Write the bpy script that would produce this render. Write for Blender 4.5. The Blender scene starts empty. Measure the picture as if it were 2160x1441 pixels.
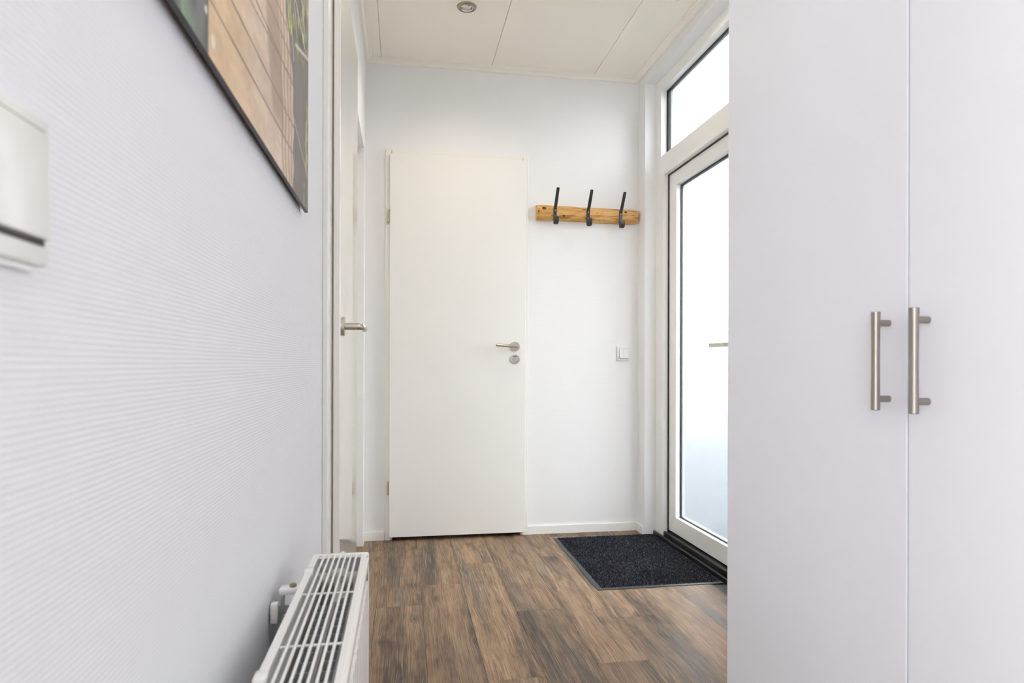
import bpy, bmesh, math, random
import numpy as np
from mathutils import Vector, Matrix

S = bpy.context.scene
COL = S.collection
random.seed(7)

# ------------------------------------------------------------------ camera
TH = math.atan(230 / 1380)
cd = bpy.data.cameras.new('camera')
cam = bpy.data.objects.new('camera', cd)
COL.objects.link(cam)
cd.sensor_width = 36.0
cd.lens = 1380 / 2160 * 36
cd.shift_y = 47.5 / 2160
cd.clip_start = 0.02
cam.matrix_world = (Matrix.Translation((0, 0, 0.94)) @ Matrix.Rotation(-TH, 4, 'Z')
                    @ Matrix.Rotation(math.pi / 2, 4, 'X') @ Matrix.Rotation(math.radians(0.15), 4, 'Z'))
cd.dof.use_dof = True
cd.dof.focus_distance = 3.0
cd.dof.aperture_fstop = 8.0
S.camera = cam

# ------------------------------------------------------------------ sky, light, exposure
S.view_settings.view_transform = 'Standard'
S.view_settings.look = 'None'
S.view_settings.gamma = 1
S.view_settings.use_curve_mapping = False
S.view_settings.exposure = 0.14
S.cycles.max_bounces = 16
S.cycles.diffuse_bounces = 9
S.cycles.glossy_bounces = 5
S.cycles.transmission_bounces = 8
S.cycles.sample_clamp_indirect = 12.0

w = bpy.data.worlds.new('sky')
S.world = w
w.use_nodes = True
nt = w.node_tree
bg = nt.nodes['Background']
tc = nt.nodes.new('ShaderNodeTexCoord')
sx = nt.nodes.new('ShaderNodeSeparateXYZ')
rp = nt.nodes.new('ShaderNodeValToRGB')
nt.links.new(tc.outputs['Generated'], sx.inputs[0])
nt.links.new(sx.outputs['Z'], rp.inputs[0])
nt.links.new(rp.outputs[0], bg.inputs['Color'])
rp.color_ramp.elements[0].position = 0.0
rp.color_ramp.elements[0].color = (0.93, 0.97, 1.0, 1)
rp.color_ramp.elements[1].position = 0.6
rp.color_ramp.elements[1].color = (0.90, 0.95, 1.0, 1)
bg.inputs['Strength'].default_value = 9.3


def area(name, loc, rot, sx_, sy_, power, color):
    l = bpy.data.lights.new(name, 'AREA')
    l.shape = 'RECTANGLE'
    l.size, l.size_y, l.energy, l.color = sx_, sy_, power, color
    o = bpy.data.objects.new(name, l)
    o.location, o.rotation_euler = loc, rot
    COL.objects.link(o)
    return o


# added area lights standing in for unseen living-room windows, lifting wardrobe and walls
area('living_room_fill', (-1.7, -2.75, 1.35), (math.radians(90), 0, 0), 2.6, 2.0, 70, (0.97, 0.98, 1.0))
area('living_room_side_fill', (-3.0, -0.9, 1.35), (math.radians(90), 0, math.radians(-90)), 2.4, 2.0, 82, (0.93, 0.96, 1.0))

# added spot without a fixture, brightens wardrobe and left wall from above
hl_ = bpy.data.lights.new('hall_fill_spot', 'SPOT')
hl_.energy, hl_.color, hl_.spot_size, hl_.spot_blend, hl_.shadow_soft_size = 10, (1.0, 0.88, 0.74), math.radians(150), 1.0, 0.04
hlo = bpy.data.objects.new('hall_fill_spot', hl_)
hlo.location = (0.28, 1.2, 2.545)
COL.objects.link(hlo)

# ------------------------------------------------------------------ materials
MATS = {}


def new_mat(name):
    m = bpy.data.materials.new(name)
    m.use_nodes = True
    MATS[name] = m
    return m, m.node_tree, m.node_tree.nodes['Principled BSDF']


def plain(name, color, rough=0.5, metal=0.0, coat=0.0, coat_rough=0.03, bump=0.0, bscale=300.0, spec=0.5, vary=0.0):
    m, t, b = new_mat(name)
    b.inputs['Base Color'].default_value = (*color, 1)
    b.inputs['Roughness'].default_value = rough
    b.inputs['Metallic'].default_value = metal
    b.inputs['Coat Weight'].default_value = coat
    b.inputs['Coat Roughness'].default_value = coat_rough
    b.inputs['Specular IOR Level'].default_value = spec
    if bump or vary:
        c = t.nodes.new('ShaderNodeTexCoord')
        n = t.nodes.new('ShaderNodeTexNoise')
        n.inputs['Scale'].default_value = bscale
        n.inputs['Detail'].default_value = 3
        t.links.new(c.outputs['Object'], n.inputs['Vector'])
        if bump:
            k = t.nodes.new('ShaderNodeBump')
            k.inputs['Strength'].default_value = bump
            k.inputs['Distance'].default_value = 0.001
            t.links.new(n.outputs[0], k.inputs['Height'])
            t.links.new(k.outputs[0], b.inputs['Normal'])
        if vary:
            r = t.nodes.new('ShaderNodeMapRange')
            r.inputs['To Min'].default_value = 1 - vary
            r.inputs['To Max'].default_value = 1 + vary
            x = t.nodes.new('ShaderNodeMix')
            x.data_type = 'RGBA'
            x.blend_type = 'MULTIPLY'
            x.inputs['Factor'].default_value = 1
            x.inputs['A'].default_value = (*color, 1)
            t.links.new(n.outputs[0], r.inputs[0])
            t.links.new(r.outputs[0], x.inputs['B'])
            t.links.new(x.outputs['Result'], b.inputs['Base Color'])
    return m


def nmath(t, op, a, b=None, c=None):
    n = t.nodes.new('ShaderNodeMath')
    n.operation = op
    for i, v in enumerate((a, b, c)):
        if v is None:
            continue
        if isinstance(v, (int, float)):
            n.inputs[i].default_value = v
        else:
            t.links.new(v, n.inputs[i])
    return n.outputs[0]


def ribbed_wall(name, color, strength, pitch=0.0042):
    """glass-fibre wallpaper: fine horizontal ribs with a weaker cross weave"""
    m, t, b = new_mat(name)
    b.inputs['Base Color'].default_value = (*color, 1)
    b.inputs['Roughness'].default_value = 0.55
    b.inputs['Specular IOR Level'].default_value = 0.3
    c = t.nodes.new('ShaderNodeTexCoord')
    mp = t.nodes.new('ShaderNodeMapping')
    mp.inputs['Scale'].default_value = (14, 14, 60)
    ns = t.nodes.new('ShaderNodeTexNoise')
    ns.inputs['Scale'].default_value = 1.0
    ns.inputs['Detail'].default_value = 2
    t.links.new(c.outputs['Object'], mp.inputs[0])
    t.links.new(mp.outputs[0], ns.inputs['Vector'])
    s = t.nodes.new('ShaderNodeSeparateXYZ')
    t.links.new(c.outputs['Object'], s.inputs[0])
    ph = nmath(t, 'MULTIPLY_ADD', s.outputs['Z'], 2 * math.pi / pitch, nmath(t, 'MULTIPLY', ns.outputs[0], 3.0))
    h = nmath(t, 'SINE', ph)
    xy = nmath(t, 'MULTIPLY_ADD', nmath(t, 'ADD', s.outputs['X'], s.outputs['Y']), 2 * math.pi / 0.006, nmath(t, 'MULTIPLY', ns.outputs[0], 5.0))
    h2 = nmath(t, 'MULTIPLY', nmath(t, 'SINE', xy), 0.12)
    n2 = t.nodes.new('ShaderNodeTexNoise')
    n2.inputs['Scale'].default_value = 90
    t.links.new(c.outputs['Object'], n2.inputs['Vector'])
    hh = nmath(t, 'ADD', nmath(t, 'ADD', h, h2), nmath(t, 'MULTIPLY', n2.outputs[0], 1.6))
    k = t.nodes.new('ShaderNodeBump')
    k.inputs['Strength'].default_value = strength
    k.inputs['Distance'].default_value = 0.0003
    t.links.new(hh, k.inputs['Height'])
    t.links.new(k.outputs[0], b.inputs['Normal'])
    return m


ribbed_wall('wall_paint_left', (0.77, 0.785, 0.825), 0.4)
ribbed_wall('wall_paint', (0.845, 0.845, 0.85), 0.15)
plain('ceiling_paint', (0.94, 0.895, 0.80), 0.35)
plain('moulding_paint', (0.89, 0.86, 0.79), 0.3)
plain('trim_white', (0.86, 0.855, 0.84), 0.3)
plain('door_white', (0.87, 0.855, 0.82), 0.28, coat=1.0, coat_rough=0.025)
plain('door_satin', (0.85, 0.84, 0.81), 0.5, spec=0.3)
plain('frame_cream', (0.84, 0.825, 0.78), 0.3)
plain('upvc_white', (0.90, 0.895, 0.875), 0.28)
plain('cladding_grey', (0.33, 0.34, 0.36), 0.5)
plain('joint_dark', (0.10, 0.09, 0.085), 0.8)
plain('black_rubber', (0.012, 0.012, 0.013), 0.45)
plain('black_aluminium', (0.016, 0.016, 0.018), 0.3, bump=0.05)
plain('satin_steel', (0.60, 0.565, 0.52), 0.3, metal=1.0, bump=0.02, bscale=900)
plain('satin_nickel', (0.38, 0.345, 0.315), 0.42, metal=1.0, bump=0.02, bscale=900)
plain('hinge_metal', (0.50, 0.42, 0.30), 0.28, metal=1.0)
plain('downlight_metal', (0.40, 0.35, 0.27), 0.36, metal=1.0, bump=0.03, bscale=700)
plain('chrome', (0.85, 0.83, 0.8), 0.08, metal=1.0)
plain('lens_glass', (0.72, 0.71, 0.69), 0.1, coat=0.6)
plain('switch_plastic', (0.77, 0.77, 0.755), 0.3)
plain('radiator_white', (0.86, 0.86, 0.86), 0.25, coat=0.3)
plain('radiator_grey', (0.44, 0.47, 0.52), 0.4)
plain('radiator_inner', (0.42, 0.42, 0.42), 0.4)
plain('radiator_tube', (0.66, 0.64, 0.61), 0.35)
plain('bracket_steel', (0.42, 0.45, 0.48), 0.4, metal=0.8)
plain('brass_screw', (0.30, 0.29, 0.18), 0.4, metal=0.8)
plain('wardrobe_white', (0.845, 0.86, 0.935), 0.42, spec=0.4)
plain('print_core', (0.03, 0.03, 0.03), 0.4)
plain('hook_iron', (0.028, 0.028, 0.028), 0.42, bump=0.15, bscale=250, spec=0.6)
plain('screw_steel', (0.5, 0.46, 0.38), 0.3, metal=1.0)
plain('mat_rubber', (0.045, 0.052, 0.060), 0.5, bump=0.05)
plain('paving', (0.023, 0.029, 0.033), 0.9, bump=0.2, bscale=40, vary=0.2)

# frosted glass
m, t, b = new_mat('frosted_glass')
b.inputs['Base Color'].default_value = (0.97, 0.985, 0.99, 1)
b.inputs['Transmission Weight'].default_value = 1.0
b.inputs['Roughness'].default_value = 0.2
b.inputs['IOR'].default_value = 1.3

# printed picture, doormat pile: colour per vertex
for nm, rg in (('picture_print', 0.5), ('mat_pile', 0.95)):
    m, t, b = new_mat(nm)
    a = t.nodes.new('ShaderNodeVertexColor')
    a.layer_name = 'Col'
    t.links.new(a.outputs[0], b.inputs['Base Color'])
    b.inputs['Roughness'].default_value = rg
    b.inputs['Specular IOR Level'].default_value = 0.35 if nm == 'picture_print' else 0.1


def wood_floor():
    m, t, b = new_mat('vinyl_plank')
    L = t.links.new
    c = t.nodes.new('ShaderNodeTexCoord')
    oi = t.nodes.new('ShaderNodeObjectInfo')
    off = t.nodes.new('ShaderNodeCombineXYZ')
    L(nmath(t, 'MULTIPLY', oi.outputs['Random'], 53.0), off.inputs[0])
    L(nmath(t, 'MULTIPLY', oi.outputs['Random'], 91.0), off.inputs[1])
    ad = t.nodes.new('ShaderNodeVectorMath')
    ad.operation = 'ADD'
    L(c.outputs['Object'], ad.inputs[0])
    L(off.outputs[0], ad.inputs[1])

    def noise(scale, detail=3, dist=0.0, rough=0.55, src=None):
        mp = t.nodes.new('ShaderNodeMapping')
        mp.inputs['Scale'].default_value = scale
        L(src or ad.outputs[0], mp.inputs[0])
        n = t.nodes.new('ShaderNodeTexNoise')
        n.inputs['Scale'].default_value = 1
        n.inputs['Detail'].default_value = detail
        n.inputs['Distortion'].default_value = dist
        n.inputs['Roughness'].default_value = rough
        L(mp.outputs[0], n.inputs['Vector'])
        return n.outputs[0]

    def ramp(src, stops):
        r = t.nodes.new('ShaderNodeValToRGB')
        el = r.color_ramp.elements
        while len(el) < len(stops):
            el.new(0.5)
        for e, (p, col) in zip(el, stops):
            e.position = p
            e.color = (*col, 1)
        L(src, r.inputs[0])
        return r.outputs[0]

    def mix(kind, fac, a, bb):
        x = t.nodes.new('ShaderNodeMix')
        x.data_type = 'RGBA'
        x.blend_type = kind
        for key, v in (('Factor', fac), ('A', a), ('B', bb)):
            if isinstance(v, (int, float)):
                x.inputs[key].default_value = v
            elif isinstance(v, tuple):
                x.inputs[key].default_value = (*v, 1)
            else:
                L(v, x.inputs[key])
        return x.outputs['Result']

    # knots: sparse stretched cells that bend the grain round them
    vm = t.nodes.new('ShaderNodeMapping')
    vm.inputs['Scale'].default_value = (5.2, 2.1, 1)
    L(ad.outputs[0], vm.inputs[0])
    vo = t.nodes.new('ShaderNodeTexVoronoi')
    vo.inputs['Scale'].default_value = 1.0
    vo.voronoi_dimensions = '2D'
    L(vm.outputs[0], vo.inputs['Vector'])
    kd = vo.outputs['Distance']
    warp = nmath(t, 'DIVIDE', 0.00012, nmath(t, 'ADD', nmath(t, 'MULTIPLY', kd, kd), 0.012))
    wv = t.nodes.new('ShaderNodeCombineXYZ')
    L(warp, wv.inputs[0])
    wa = t.nodes.new('ShaderNodeVectorMath')
    wa.operation = 'ADD'
    L(ad.outputs[0], wa.inputs[0])
    L(wv.outputs[0], wa.inputs[1])
    P = wa.outputs[0]

    broad = noise((13, 0.8, 1), 4, 0.3, src=P)
    mott = noise((38, 9, 1), 4, 0.4, 0.6, src=P)
    bm_ = nmath(t, 'ADD', nmath(t, 'MULTIPLY', broad, 0.72), nmath(t, 'MULTIPLY', mott, 0.28))
    col = ramp(bm_, [(0.36, (0.075, 0.054, 0.042)), (0.45, (0.17, 0.115, 0.076)), (0.53, (0.29, 0.192, 0.118)), (0.66, (0.40, 0.275, 0.172))])
    red = noise((9, 2.2, 1), 2, src=P)
    rf_ = t.nodes.new('ShaderNodeMapRange')
    rf_.inputs['From Min'].default_value = 0.55
    rf_.inputs['From Max'].default_value = 0.72
    rf_.inputs['To Max'].default_value = 0.4
    L(red, rf_.inputs[0])
    col = mix('MIX', rf_.outputs[0], col, (0.24, 0.13, 0.078))
    grey = noise((7, 0.9, 1), 2)
    gf = t.nodes.new('ShaderNodeMapRange')
    gf.inputs['From Min'].default_value = 0.52
    gf.inputs['From Max'].default_value = 0.66
    gf.inputs['To Max'].default_value = 0.45
    L(grey, gf.inputs[0])
    col = mix('MIX', gf.outputs[0], col, (0.135, 0.118, 0.104))
    wob = noise((14, 2.2, 1), 2)
    wv2 = t.nodes.new('ShaderNodeCombineXYZ')
    L(nmath(t, 'MULTIPLY', nmath(t, 'SUBTRACT', wob, 0.5), 0.012), wv2.inputs[0])
    wa2 = t.nodes.new('ShaderNodeVectorMath')
    wa2.operation = 'ADD'
    L(P, wa2.inputs[0])
    L(wv2.outputs[0], wa2.inputs[1])
    P2 = wa2.outputs[0]
    fine = noise((270, 5.5, 1), 4, 0.1, 0.72, src=P2)
    col = mix('MULTIPLY', 0.9, col, ramp(fine, [(0.34, (0.42, 0.40, 0.39)), (0.5, (0.97, 0.96, 0.94)), (0.66, (1.35, 1.33, 1.3))]))
    lines = noise((430, 4.5, 1), 1, 0.0, src=P2)
    lf = ramp(lines, [(0.56, (0, 0, 0)), (0.66, (1, 1, 1))])
    lm = t.nodes.new('ShaderNodeMapRange')
    lm.inputs['From Min'].default_value = 0.35
    lm.inputs['From Max'].default_value = 0.6
    lm.inputs['To Min'].default_value = 0.15
    lm.inputs['To Max'].default_value = 0.62
    L(noise((10, 3, 1), 2), lm.inputs[0])
    col = mix('MIX', nmath(t, 'MULTIPLY', lf, lm.outputs[0]), col, (0.56, 0.43, 0.30))
    dk = noise((230, 7, 1), 2, 0.1, src=P2)
    df = ramp(dk, [(0.24, (1, 1, 1)), (0.33, (0, 0, 0))])
    col = mix('MIX', nmath(t, 'MULTIPLY', df, 0.75), col, (0.05, 0.04, 0.034))
    spk = ramp(noise((95, 70, 1), 2, 0.3), [(0.22, (1, 1, 1)), (0.27, (0, 0, 0))])
    col = mix('MIX', nmath(t, 'MULTIPLY', spk, 0.75), col, (0.05, 0.04, 0.034))
    kf = ramp(nmath(t, 'ADD', kd, nmath(t, 'MULTIPLY', nmath(t, 'SUBTRACT', noise((60, 30, 1), 2), 0.5), 0.07)), [(0.0, (1, 1, 1)), (0.03, (0.9, 0.9, 0.9)), (0.045, (0.35, 0.35, 0.35)), (0.062, (0.7, 0.7, 0.7)), (0.11, (0, 0, 0))])
    sel = ramp(vo.outputs['Color'], [(0.50, (0, 0, 0)), (0.52, (1, 1, 1))])
    col = mix('MIX', nmath(t, 'MULTIPLY', nmath(t, 'MULTIPLY', kf, sel), 0.7), col, (0.06, 0.048, 0.04))
    tone = t.nodes.new('ShaderNodeMapRange')
    tone.inputs['To Min'].default_value = 0.86
    tone.inputs['To Max'].default_value = 1.16
    L(oi.outputs['Random'], tone.inputs[0])
    col = mix('MULTIPLY', 1.0, col, tone.outputs[0])
    L(col, b.inputs['Base Color'])
    b.inputs['Roughness'].default_value = 0.52
    b.inputs['Specular IOR Level'].default_value = 0.35
    k = t.nodes.new('ShaderNodeBump')
    k.inputs['Strength'].default_value = 0.35
    k.inputs['Distance'].default_value = 0.0006
    L(fine, k.inputs['Height'])
    L(k.outputs[0], b.inputs['Normal'])


wood_floor()


def pine():
    m, t, b = new_mat('pine_log')
    L = t.links.new
    c = t.nodes.new('ShaderNodeTexCoord')

    def noise(scale, detail=3, dist=0.0):
        mp = t.nodes.new('ShaderNodeMapping')
        mp.inputs['Scale'].default_value = scale
        L(c.outputs['Object'], mp.inputs[0])
        n = t.nodes.new('ShaderNodeTexNoise')
        n.inputs['Scale'].default_value = 1
        n.inputs['Detail'].default_value = detail
        n.inputs['Distortion'].default_value = dist
        L(mp.outputs[0], n.inputs['Vector'])
        return n.outputs[0]
    r = t.nodes.new('ShaderNodeValToRGB')
    el = r.color_ramp.elements
    el[0].position, el[0].color = 0.30, (0.30, 0.115, 0.028, 1)
    el[1].position, el[1].color = 0.70, (0.74, 0.46, 0.17, 1)
    e = el.new(0.46)
    e.color = (0.62, 0.335, 0.095, 1)
    L(noise((9, 60, 60), 4, 1.2), r.inputs[0])
    f = t.nodes.new('ShaderNodeValToRGB')
    f.color_ramp.elements[0].position, f.color_ramp.elements[0].color = 0.27, (1, 1, 1, 1)
    f.color_ramp.elements[1].position, f.color_ramp.elements[1].color = 0.35, (0, 0, 0, 1)
    L(noise((30, 130, 130), 2, 0.5), f.inputs[0])
    x = t.nodes.new('ShaderNodeMix')
    x.data_type = 'RGBA'
    L(f.outputs[0], x.inputs['Factor'])
    L(r.outputs[0], x.inputs['A'])
    x.inputs['B'].default_value = (0.19, 0.065, 0.02, 1)
    L(x.outputs['Result'], b.inputs['Base Color'])
    b.inputs['Roughness'].default_value = 0.4


pine()
plain('knot_dark', (0.075, 0.030, 0.018), 0.5, vary=0.4, bscale=120)

# ------------------------------------------------------------------ mesh helpers


class MB:
    def __init__(self):
        self.bm = bmesh.new()

    def box(self, x0, x1, y0, y1, z0, z1, bev=0.0, seg=2):
        b2 = bmesh.new() if bev else self.bm
        vs = [b2.verts.new((x, y, z)) for x in (x0, x1) for y in (y0, y1) for z in (z0, z1)]
        for f in ((0, 1, 3, 2), (4, 6, 7, 5), (0, 4, 5, 1), (2, 3, 7, 6), (0, 2, 6, 4), (1, 5, 7, 3)):
            b2.faces.new([vs[i] for i in f])
        if bev:
            bmesh.ops.bevel(b2, geom=list(b2.edges), offset=bev, segments=seg, profile=0.5, affect='EDGES')
            self._merge(b2)
        return self

    def _merge(self, b2):
        me = bpy.data.meshes.new('tmp')
        b2.to_mesh(me)
        b2.free()
        self.bm.from_mesh(me)
        bpy.data.meshes.remove(me)

    def prism(self, pts, d, bev=0.0):
        """closed polygon of 3-D points extruded by vector d"""
        b2 = bmesh.new()
        d = Vector(d)
        a = [b2.verts.new(p) for p in pts]
        c = [b2.verts.new(Vector(p) + d) for p in pts]
        n = len(pts)
        b2.faces.new(a)
        b2.faces.new(c[::-1])
        for i in range(n):
            b2.faces.new((a[i], c[i], c[(i + 1) % n], a[(i + 1) % n]))
        if bev:
            bmesh.ops.bevel(b2, geom=list(b2.edges), offset=bev, segments=2, profile=0.5, affect='EDGES')
        self._merge(b2)
        return self

    def lathe(self, p, axis, prof, n=24):
        """prof: (radius, height along axis) list; ends with radius 0 are closed"""
        p = Vector(p)
        q = Vector(axis).normalized().to_track_quat('Z', 'Y')
        rings = []
        for r, h in prof:
            if r <= 1e-7:
                rings.append([self.bm.verts.new(p + q @ Vector((0, 0, h)))])
            else:
                rings.append([self.bm.verts.new(p + q @ Vector((r * math.cos(2 * math.pi * i / n), r * math.sin(2 * math.pi * i / n), h))) for i in range(n)])
        for A, B in zip(rings, rings[1:]):
            for i in range(n):
                j = (i + 1) % n
                if len(A) == 1 and len(B) == 1:
                    continue
                if len(A) == 1:
                    self.bm.faces.new((A[0], B[i], B[j]))
                elif len(B) == 1:
                    self.bm.faces.new((A[i], A[j], B[0]))
                else:
                    self.bm.faces.new((A[i], A[j], B[j], B[i]))
        return self

    def cyl(self, p0, p1, r, n=20, ch=0.0):
        p0, p1 = Vector(p0), Vector(p1)
        l = (p1 - p0).length
        pr = [(0, 0), (r, 0), (r, l), (0, l)] if not ch else [(0, 0), (r - ch, 0), (r, ch), (r, l - ch), (r - ch, l), (0, l)]
        return self.lathe(p0, p1 - p0, pr, n)

    def sweep(self, path, sections):
        """path: points; sections: list (per point) of lists of offset vectors"""
        rings = [[self.bm.verts.new(Vector(p) + Vector(o)) for o in s] for p, s in zip(path, sections)]
        for A, B in zip(rings, rings[1:]):
            n = len(A)
            for i in range(n):
                self.bm.faces.new((A[i], A[(i + 1) % n], B[(i + 1) % n], B[i]))
        self.bm.faces.new(rings[0][::-1])
        self.bm.faces.new(rings[-1])
        return self

    def build(self, name, mat, parent=None, smooth=False, flat_angle=35):
        bm = self.bm
        bmesh.ops.recalc_face_normals(bm, faces=bm.faces)
        if smooth:
            for f in bm.faces:
                f.smooth = True
            for e in bm.edges:
                if len(e.link_faces) == 2 and e.calc_face_angle(0) > math.radians(flat_angle):
                    e.smooth = False
        me = bpy.data.meshes.new(name)
        bm.to_mesh(me)
        bm.free()
        me.materials.append(MATS[mat])
        o = bpy.data.objects.new(name, me)
        COL.objects.link(o)
        if parent:
            o.parent = parent
            o.matrix_parent_inverse = Matrix.Translation(parent.location).inverted()
        return o


def struct(o, label=None):
    o['kind'] = 'structure'
    if label:
        o['label'] = label
    return o


def empty(name, loc):
    o = bpy.data.objects.new(name, None)
    o.location = loc
    o.empty_display_size = 0.05
    COL.objects.link(o)
    return o


def thing(name, loc, label, cat, group=None):
    o = empty(name, loc)
    o['label'], o['category'] = label, cat
    if group:
        o['group'] = group
    return o


# ------------------------------------------------------------------ room shell
XL, XR, YF, ZC, YB = -0.20, 1.3155, 3.55, 2.557, -1.7
HEAD = 2.05

struct(MB().box(-30, 30, -30, 30, -0.30, -0.06).build('ground', 'paving'))

# floor: sub-floor with loose-laid planks
fl = struct(MB().box(-0.36, 1.50, YB, YF + 0.12, -0.06, -0.0035).box(-3.2, -0.36, -2.8, 0.14, -0.06, -0.0035).box(-0.36, 1.5, -2.8, YB, -0.06, -0.0035).build('floor', 'joint_dark'))
PW = 0.1757
starts = [2.57, 2.80, 1.925, 2.45, 1.98, 2.33, 2.61, 2.05, 2.80]
PL = 1.146
for k in range(9):
    x0, x1 = -0.1 + PW * (k - 1), -0.1 + PW * k
    s = starts[(k - 1) % 9] if k else 2.2
    x0c, x1c = max(x0, -0.33), min(x1, 1.44)
    y = s - 4 * PL
    while y < YF + 0.12:
        a, c = max(y, YB), min(y + PL, YF + 0.119)
        if c - a > 0.02:
            MB().prism([(x0c + .0004, a + .0004, -0.0035), (x1c - .0004, a + .0004, -0.0035), (x1c - .0004, c - .0004, -0.0035), (x0c + .0004, c - .0004, -0.0035)],
                       (0, 0, 0.0035)).build('plank', 'vinyl_plank', fl)
        y += PL

# ceiling: long panels with hairline joints
ce = struct(MB().box(-0.36, 1.50, YB, YF + 0.12, ZC + 0.008, ZC + 0.10).box(-3.2, -0.36, -2.8, 0.14, ZC + 0.008, ZC + 0.10).box(-0.36, 1.5, -2.8, YB, ZC + 0.008, ZC + 0.10).build('ceiling', 'ceiling_paint'))
edges = [XL - 0.1, -0.117, 0.472, 1.048, XR + 0.1]
for a, c in zip(edges, edges[1:]):
    MB().prism([(a + .0012, YB, ZC + .008), (a + .0012, YB, ZC + .0015), (a + .003, YB, ZC), (c - .003, YB, ZC), (c - .0012, YB, ZC + .0015), (c - .0012, YB, ZC + .008)],
               (0, YF - YB, 0)).build('panel', 'ceiling_paint', ce)

# far wall with the opening of the flush door
mb = MB()
mb.box(-0.36, -0.055, YF, YF + 0.12, 0, ZC)
mb.box(0.645, 1.50, YF, YF + 0.12, 0, ZC)
mb.box(-0.055, 0.645, YF, YF + 0.12, 2.035, ZC)
mb.box(-0.055, 0.645, YF + 0.10, YF + 0.12, 0, 2.035)
struct(mb.build('wall_far', 'wall_paint'))

# left wall, near stretch with ribbed paper, with two doorways
mb = MB()
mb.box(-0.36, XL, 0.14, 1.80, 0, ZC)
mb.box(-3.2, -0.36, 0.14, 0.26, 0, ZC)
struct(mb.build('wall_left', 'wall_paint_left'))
mb = MB()
mb.box(-0.36, XL, 1.80, YF, HEAD, ZC)
mb.box(-0.36, XL, 2.43, 2.58, 0, HEAD)
mb.box(-0.36, XL, 3.443, YF, 0, HEAD)
mb.box(-0.36, -0.33, 1.80, 3.443, 0, HEAD)
struct(mb.build('wall_left_far', 'wall_paint'))

# right wall with the entrance opening
RY0, RY1, RZ = 2.44, 3.44, 2.487
mb = MB()
mb.box(XR, 1.50, RY1, YF, 0, ZC)
mb.box(XR, 1.50, -2.8, RY0, 0, ZC)
mb.box(XR, 1.50, RY0, RY1, RZ, ZC)
struct(mb.build('wall_right', 'wall_paint'))

# the living room behind the camera, closed by its own walls
struct(MB().box(-3.2, 1.5, -2.92, -2.8, 0, ZC).build('wall_back', 'wall_paint'))
struct(MB().box(-3.32, -3.2, -2.92, 0.26, 0, ZC).build('wall_living_room', 'wall_paint'))

# baseboards
struct(MB().box(0.679, XR, YF - 0.012, YF, 0, 0.046, 0.0015).build('baseboard_far', 'trim_white'))
struct(MB().box(XL, -0.096, YF - 0.012, YF, 0, 0.046, 0.0015).build('baseboard_far_left', 'trim_white'))
struct(MB().box(XR - 0.012, XR, RY1 + 0.004, YF - 0.012, 0, 0.046, 0.0015).build('baseboard_right', 'trim_white'))
struct(MB().box(XL, XL + 0.010, 0.14, 1.68, 0, 0.046, 0.0015).build('baseboard_left', 'trim_white'))


# ceiling mouldings: stepped profile, mitred by overlap
def mould(name, a, c, n, ma, mc):
    """a, c: ends on the wall line; n: inward direction; ma, mc: 1 where that end is mitred"""
    a, c, n = Vector(a), Vector(c), Vector(n)
    d = (c - a).normalized()
    prof = [(0, 0), (0.034, 0), (0.034, -0.006), (0.030, -0.009), (0.024, -0.009), (0.019, -0.014), (0.014, -0.024), (0, -0.024)]
    mb_ = MB()
    A = [mb_.bm.verts.new(a + n * u + d * u * ma + Vector((0, 0, v))) for u, v in prof]
    C = [mb_.bm.verts.new(c + n * u - d * u * mc + Vector((0, 0, v))) for u, v in prof]
    for q in range(len(prof)):
        r = (q + 1) % len(prof)
        mb_.bm.faces.new((A[q], C[q], C[r], A[r]))
    mb_.bm.faces.new(A)
    mb_.bm.faces.new(C[::-1])
    return struct(mb_.build(name, 'moulding_paint'))


mould('trim_1', (XL, YF, ZC), (XR, YF, ZC), (0, -1, 0), 1, 1)
mould('trim_2', (XR, YB, ZC), (XR, YF, ZC), (-1, 0, 0), 0, 1)
mould('trim_3', (XL, 0.14, ZC), (XL, YF, ZC), (1, 0, 0), 0, 1)


# ------------------------------------------------------------------ lever handle (axis: out of leaf n, along lever d)
def lever(parent, p, n, d, r=0.0095, reach=0.052, length=0.118, mat='satin_steel', elbow=False):
    p, n, d = Vector(p), Vector(n), Vector(d).normalized()
    h = MB()
    h.lathe(p, n, [(0.0, 0), (0.026, 0), (0.026, 0.007), (0.0248, 0.0085), (0.0, 0.0085)], 32)
    ro = h.build('rosette', mat, parent, True)
    h = MB()
    if elbow:
        up = n.cross(d).normalized()
        pth = [(p + n * 0.008, n)]
        R = 0.012
        for q in range(9):
            a = math.pi / 2 * q / 8
            pth.append((p + n * (reach - R + R * math.sin(a)) + d * (R - R * math.cos(a)), (n * math.cos(a) + d * math.sin(a))))
        pth.append((p + n * reach + d * length, d))
        secs_ = []
        for _, tg in pth:
            sd = tg.cross(up)
            secs_.append([(up * math.cos(2 * math.pi * m_ / 20) + sd * math.sin(2 * math.pi * m_ / 20)) * r for m_ in range(20)])
        h.sweep([q[0] for q in pth], secs_)
        return h.build('handle', mat, parent, True), ro
    h.cyl(p + n * 0.008, p + n * reach, r * 0.92)
    h.lathe(p + n * reach - d * 0.009, d, [(0, 0), (r - .001, 0), (r, .001), (r, length + .007), (r - .001, length + .009), (0, length + .009)], 24)
    return h.build('handle', mat, parent, True), ro


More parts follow.
